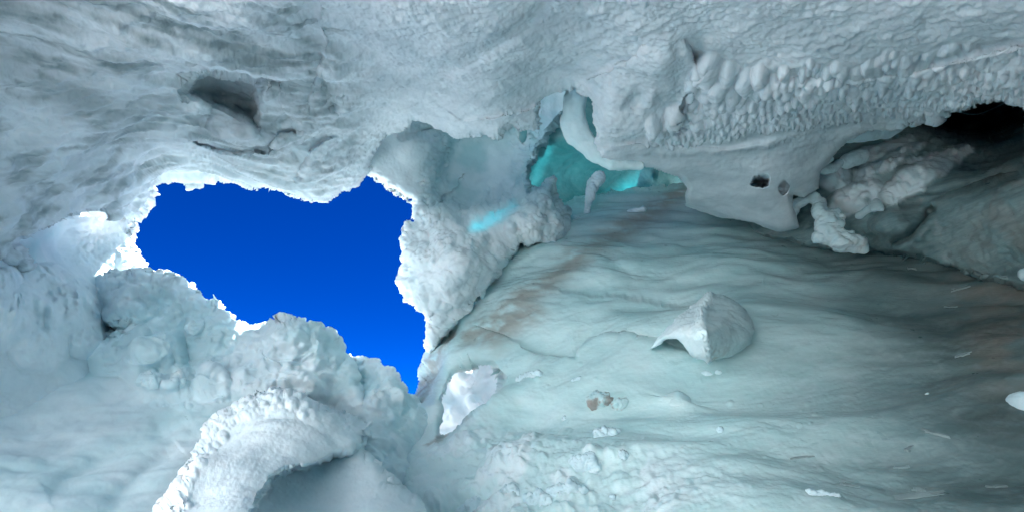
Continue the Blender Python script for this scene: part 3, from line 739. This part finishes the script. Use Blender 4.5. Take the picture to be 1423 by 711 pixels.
# ================================================================== SMALLER THINGS
def blobby(name, chains, mat, voxel=.014, disp=None, attrs=None, smooth=4, squash=None, parent=None):
    """soft fused body grown from chains of (px, py, depth, radius m) points, or (Vector, radius)"""
    bm = bmesh.new()
    for ch in chains:
        pts = [(at(p[0], p[1], p[2]), p[3]) if len(p) == 4 else (Vector(p[0]), p[1]) for p in ch]
        seq = [pts[0]]
        for (a, ra), (b, rb) in zip(pts[:-1], pts[1:]):
            k = max(1, int((b - a).length / (.35 * min(ra, rb))))
            for i in range(1, k + 1): seq.append((a.lerp(b, i / k), ra + (rb - ra) * i / k))
        for c, r in seq:
            bmesh.ops.create_icosphere(bm, subdivisions=2, radius=r, matrix=Matrix.Translation(c))
    me = bpy.data.meshes.new(name + '_rough'); bm.to_mesh(me); bm.free()
    t = bpy.data.objects.new(name + '_rough', me); C.objects.link(t)
    md = t.modifiers.new('r', 'REMESH'); md.mode = 'VOXEL'; md.voxel_size = voxel
    sm = t.modifiers.new('s', 'SMOOTH'); sm.iterations = smooth; sm.factor = .5
    dg = bpy.context.evaluated_depsgraph_get()
    m2 = bpy.data.meshes.new_from_object(t.evaluated_get(dg))
    bpy.data.objects.remove(t); bpy.data.meshes.remove(me)
    m2.name = name
    n = len(m2.vertices); V = np.empty(n * 3, f32); N = np.empty(n * 3, f32)
    m2.vertices.foreach_get('co', V); m2.vertex_normals.foreach_get('vector', N)
    V = V.reshape(-1, 3); N = N.reshape(-1, 3)
    d = disp(V) if disp else .012 * billow(V * 9, 3, .55) + .003 * fbm(V * 40, 2)
    at_ = attrs(V, N) if attrs else {'ice': np.full(n, .3), 'dirt': np.zeros(n)}
    V = V + N * d[:, None]
    loc = np.array([V[:, 0].mean(), V[:, 1].mean(), V[:, 2].min()]); V = V - loc
    m2.vertices.foreach_set('co', np.ascontiguousarray(V, f32).ravel())
    for k, v in at_.items():
        a = m2.attributes.new(k, 'FLOAT', 'POINT'); a.data.foreach_set('value', np.ascontiguousarray(v, f32))
    m2.polygons.foreach_set('use_smooth', np.ones(len(m2.polygons), bool)); m2.update()
    o = link(name, m2, mat, parent); o.location = loc.tolist()
    return o
smooth_d = lambda V: .008 * fbm(V * 5, 3) + .002 * fbm(V * 40, 2)
crust_d = lambda V: .05 * fbm(V * 4, 3) + .022 * billow(V * 8, 3, .5) + .004 * fbm(V * 40, 2)

# curled column under the shelf
tag(blobby('ice_column', [[(808, 118, 5.0, .13), (798, 140, 5.1, .14), (796, 165, 5.2, .15), (804, 190, 5.25, .15), (822, 210, 5.2, .13), (852, 224, 5.15, .09), (890, 230, 5.2, .05)]], M_RIME, .018, lambda V: .035 * fbm(V * 3, 3) + .006 * fbm(V * 16, 3, .6), smooth=8),
    'smooth curled ice column tucked behind the left end of the knobbly shelf', 'ice column')
# knobbed stump
tag(blobby('ice_stump', [[(814, 304, 8.9, .07), (817, 286, 8.9, .065), (820, 270, 8.9, .09), (825, 256, 8.9, .13), (832, 247, 8.9, .14)], [(822, 262, 8.85, .11), (818, 278, 8.85, .08)]], M_RIME, .016, lambda V: .04 * billow(V * 6, 3) + .004 * fbm(V * 30, 2)),
    'club shaped white ice stump standing before the turquoise ice', 'ice stump')
tag(blobby('snow_ridge', [[(800, 302, 8.7, .04), (840, 304, 8.7, .045), (866, 300, 8.6, .045), (884, 292, 8.6, .07), (893, 291, 8.6, .07)], [(838, 318, 8.2, .03), (860, 306, 8.4, .04)]], M_RIME, .016, crust_d),
    'thin white snow ridge on the ice right of the ice stump', 'snow ridge')
# draped ribs between the shelf and the slope
tag(blobby('ice_rib', [[(1096, 296, 6.3, .10), (1112, 280, 6.25, .08), (1128, 274, 6.2, .07), (1138, 282, 6.2, .08), (1140, 300, 6.1, .09), (1150, 322, 6.0, .13), (1172, 336, 5.9, .14), (1196, 340, 5.9, .09)],
                       [(1150, 305, 6.0, .10), (1160, 296, 6.05, .06)], [(1158, 312, 6, .11), (1168, 302, 6.0, .05)], [(1138, 332, 6, .09), (1180, 326, 5.95, .07)]], M_RIME, .014, crust_d),
    'crusty white ice rib arching down from the shelf to the slope', 'ice rib')
tag(blobby('ice_rib', [[(1080, 244, 6.0, .07), (1078, 262, 6.1, .05), (1084, 276, 6.2, .07)]], M_RIME, .014, smooth_d), 'thin short ice rib between two small dark holes in the white pillar', 'ice rib')
# soft ledges in the dark recess
g = None
xsw, ysw, _, _, Dw = WALL
def wd(px, py): return float(Dw[min(len(ysw) - 1, int(np.searchsorted(ysw, py))), min(len(xsw) - 1, int(np.searchsorted(xsw, px)))])
def wch(*pts): return [(x, y, wd(x, y) - .05 * r / 64, r * wd(x, y) / FPX) for x, y, r in pts]
for lab, chs in (('small forked snow tuft on the bulging ice in the recess', [wch((1194, 300, 6), (1208, 290, 5)), wch((1214, 292, 4), (1217, 280, 4), (1226, 293, 4))]),):
    tag(blobby('snow_ledge', chs, M_REC, .022, lambda V: .06 * fbm(V * 1.8, 2, .5) + .012 * fbm(V * 7, 3) + .004 * fbm(V * 20, 3), smooth=26), lab, 'snow ledge', g)
g = 'snow lobes hanging below the shelf'
for lab, ch in (('wide rounded snow lobe hanging under the right end of the knobbly shelf', [[(1180, 188, 5.2, .09), (1205, 184, 5.1, .11), (1232, 180, 5.1, .10), (1255, 172, 5.1, .06)], [(1190, 176, 5.1, .1), (1240, 170, 5.0, .1)]]),
                ('oval snow lobe below the wide hanging lobe', [[(1178, 224, 5.9, .10), (1196, 218, 5.9, .10)]]),
                ('ragged little snow lobes left of the oval lobe', [[(1146, 236, 5.9, .07), (1160, 232, 5.9, .06), (1168, 226, 5.9, .05)], [(1140, 226, 5.8, .07), (1152, 222, 5.8, .05)]]),
                ('small snow lobe at the shelf rim beside the dark gap', [[(1284, 162, 4.8, .06), (1304, 160, 4.7, .06)], [(1270, 172, 4.9, .05)]])):
    tag(blobby('snow_lobe', ch, M_RIME, .014, lambda V: .02 * billow(V * 7, 3)), lab, 'snow lobe', g)

# tent shaped boulder on the slope
p0 = [on('ice_slope', x, y)[2] for x, y in ((905, 484), (970, 498), (1040, 470), (990, 415))]
bp = [(902, 486), (914, 468), (936, 446), (956, 428), (972, 416), (984, 409), (1000, 408), (1016, 413), (1032, 426), (1043, 440), (1048, 458), (1044, 476), (1026, 490), (1000, 500), (978, 500), (968, 499), (958, 492), (951, 478), (940, 470), (924, 472), (912, 480)]
bc = [(x, y, d_ - .30) for x, y, d_ in [(904, 484, p0[0] - .05), (935, 450, p0[0] - .16), (986, 410, p0[3] - .22), (994, 432, p0[3] - .36), (962, 432, p0[3] - .30), (972, 455, p0[1] - .50), (978, 495, p0[1] - .30), (962, 490, p0[1] - .22), (1000, 450, p0[1] - .30), (1020, 460, p0[2] - .12), (1046, 458, p0[2] + .05), (1010, 495, p0[1] - .05), (945, 470, p0[1] - .22), (1012, 418, p0[3] - .16)]]
ridge = [(986, 410), (976, 430), (974, 455), (980, 480), (984, 498)]
def d_boul(P, X, Y, N):
    d, s, p = line_sd(ridge, X.astype(f32), Y.astype(f32))
    e = np.exp(-(d / 6) ** 2)
    return .015 * fbm(P * 5, 3) + .003 * fbm(P * 25, 3) + e * (.02 + .04 * billow(P * 22, 3, .6))
def a_boul(P, X, Y, N):
    d, s, p = line_sd(ridge, X.astype(f32), Y.astype(f32))
    rt = sstep((-s * d - 4) / 6 + .2)
    nz = fbm(P * 9, 3)
    dirt = np.exp(-(((X - 995) / 14) ** 2 + ((Y - 492) / 9) ** 2)) * sstep(nz + .4) * .6
    return {'ice': rt * .75, 'dirt': dirt}  # right face greyer: its shading is put into the colour
bo = sheet('snow_boulder', bp, bc, snow_mat('boulder_snow', (.72, .87, .91), (.82, .93, .96), (.40, .54, .55)), 1.1, [], (16, .22), (1.2, .08), d_boul, a_boul, skirt=.4, own_origin=True)
tag(bo, 'tent shaped snow crusted boulder standing on the ice slope', 'boulder')

def slope_blob(name, px, py, rx, ry, lab, cat, mat, sink=.35, group=None, crust=True, attrs=None, host='ice_slope'):
    p, nrm, D = on(host, px, py)
    k = D / FPX
    chain = []
    rnd = random.Random(int(px * 7 + py))
    n = 5 if rx > 1.3 * ry else 1
    r = ry * k
    for i in range(n):
        t = (i / (n - 1) - .5) * 2 if n > 1 else 0
        q = on(host, px + t * (rx - ry * .7), py + rnd.uniform(-.2, .2) * ry)[0] + nrm * r * (1 - 2 * sink)
        chain.append((q - nrm * r * rnd.uniform(0, .5), r * rnd.uniform(.45, 1.05)))
    extra = [[(q + Vector((rnd.uniform(-1, 1), rnd.uniform(-1, 1), rnd.uniform(-.3, 1))) * rr * .6, rr * rnd.uniform(.4, .65))] for q, rr in chain for _ in range(3)] if crust else []
    o = blobby(name, [[c] for c in chain] + extra if n == 1 else [chain] + extra, mat, max(.006, r * .12), (lambda V: r * .55 * billow(V / r * .8, 3, .6)) if crust else (lambda V: .06 * r * fbm(V / r, 3)), attrs, smooth=2 if crust else 6)
    return tag(o, lab, cat, group)
slope_blob('ice_hump', 985, 509, 17, 8, 'small white rounded ice hump just below the tent shaped boulder', 'ice hump', M_RIME, .6, crust=False)
def a_lump(V, N):
    nz = fbm(V * 6, 4, .6)
    return {'ice': sstep(nz + .3) * .5, 'dirt': sstep((nz - .12) / .3) * .8}
slope_blob('ice_lump', 905, 541, 44, 26, 'smooth glassy ice lump frozen into the slope below the boulder', 'ice lump', M_ICE, .78, crust=False)
slope_blob('ice_lump', 843, 553, 26, 13, 'broken crusty ice lump with a brown dirt core', 'ice lump', M_ICE, .5, attrs=a_lump)
g = 'snow clumps scattered on the lower ice slope'
for px, py, rx, ry, lab in ((848, 607, 16, 11, 'crumbled snow clump on the ice above the bottom snow clods'), (872, 650, 9, 7, 'single round snow clod right of the crumbled clumps'), (818, 660, 20, 12, 'flat snow clump in the middle of the lower slope'),
                            (792, 694, 30, 13, 'wide row of snow clods at the bottom edge'), (752, 700, 20, 12, 'snow clod left of the wide bottom row'), (712, 690, 18, 11, 'soft low snow clump lower left of the slope'),
                            (853, 696, 9, 7, 'little snow clod right of the bottom row'), (780, 574, 9, 7, 'small snow clump near the broken brown ice lump'), (802, 528, 8, 4, 'smallest snow crumb left of the broken ice lump'),
                            (1001, 603, 6, 5, 'tiny snow ball alone on the smooth ice'), (730, 520, 24, 6, 'thin snow tongue right of the hole in the ice'), (1148, 704, 22, 6, 'flat snow patch at the bottom edge right of centre'),
                            (650, 700, 24, 14, 'snow clod beside the snow bank foot'), (1290, 535, 4, 4, 'tiny pale ice crumb right of the middle of the slope')):
    slope_blob('snow_clump', px, py, rx, ry, lab, 'snow clump', M_SNOW, .5, g)
g = 'round snow lumps at the right picture edge'
for px, py, r, dpt, lab in ((1428, 381, 10, 4.4, 'upper round snow lump at the far right edge'), (1425, 562, 19, 3.3, 'lower round snow lump at the far right edge')):
    k = dpt / FPX
    ch = [[(px, py, dpt, r * k)], [(px + 14, py + r * .3, dpt + .05, r * k)]]
    if r > 12: ch.append([(px - 2, py + 22, dpt + .08, 9 * k), (px - 30, py + 30, dpt + .12, 3 * k)])
    tag(blobby('snow_lump', ch, M_SNOW, .009, lambda V: .012 * billow(V * 12, 3)), lab, 'snow lump', g)
g = 'small snow clumps on the snow bank'
for px, py, rx, ry, lab in ((270, 456, 12, 10, 'round bright snow clump on the upper bank'), (264, 503, 5, 4, 'tiny snow clump on the bank under the round clump'), (212, 533, 16, 10, 'snow clump on the bank above the smooth snow slope'), (246, 538, 9, 8, 'rounded snow clump right of its larger neighbour on the bank')):
    slope_blob('snow_clump', px, py, rx, ry, lab, 'snow clump', M_SNOW, .3, g, host='snow_bank')

# thin ice flakes on the slope
def flake(px, py, L, Wd, rot, lab):
    p, nrm, D = on('ice_slope', px, py); k = D / FPX
    u = (on('ice_slope', px + 12, py)[0] - on('ice_slope', px - 12, py)[0]).normalized(); v = nrm.cross(u).normalized()
    rnd = random.Random(px * 3 + py); n = 14; c, s_ = math.cos(R(rot)), math.sin(R(rot))
    V, F = [], []
    for lay, hh in ((0, -.004), (1, .010)):
        for i in range(n):
            a = 2 * math.pi * i / n; rr = rnd.uniform(.35, 1.15) if lay == 0 else 1
            if lay == 0: x0, y0 = math.cos(a) * L * rr, math.sin(a) * Wd * rr
            else: x0, y0 = V[i][3] * .9, V[i][4] * .85
            x, y = x0 * c - y0 * s_, x0 * s_ + y0 * c
            q = p + u * x * k + v * y * k + nrm * hh
            V.append((q.x, q.y, q.z, x0, y0))
    V = np.array(V)[:, :3]; loc = V.mean(0)
    me = bpy.data.meshes.new('ice_flake')
    me.from_pydata((V - loc).tolist(), [], [list(range(n - 1, -1, -1)), list(range(n, 2 * n))] + [[i, (i + 1) % n, n + (i + 1) % n, n + i] for i in range(n)])
    o = link('ice_flake', me, M_FLAKE); o.location = loc.tolist()
    tag(o, lab, 'ice flake', 'thin ice flakes on the slope')
M_FLAKE = snow_mat('flaky_ice', (.15, .21, .215), (.30, .38, .39), rough=.35, sss=0)
for a in ((1264, 376, 7, 9, 20, 'upright pale ice flake high on the right of the slope'), (1334, 398, 16, 6, 15, 'cracked ice flake near the dark wall'), (1322, 412, 9, 4, -20, 'small ice flake below the cracked flake'), (1338, 490, 12, 4, 8, 'thin ice flake before the brown stain'),
          (1300, 602, 18, 5, -30, 'curved ice flake near the lower brown stain'), (1262, 618, 10, 4, 40, 'narrow tilted ice flake left of the curved flake'), (1250, 640, 12, 3, 5, 'thin flat flake in the lower right of the slope'), (1180, 674, 12, 5, -20, 'small ice flake left of the long flat sheet'),
          (1262, 690, 48, 8, 6, 'long flat ice flake at the lower right edge'), (1382, 668, 14, 3, 15, 'dim thin flake in the bottom right corner'), (1110, 636, 20, 2, 18, 'sliver of ice in the lower middle of the slope'), (1276, 676, 8, 5, -30, 'small raised flake on the long flat one')):
    flake(*a)

print('built', round(time.time() - T0, 1))
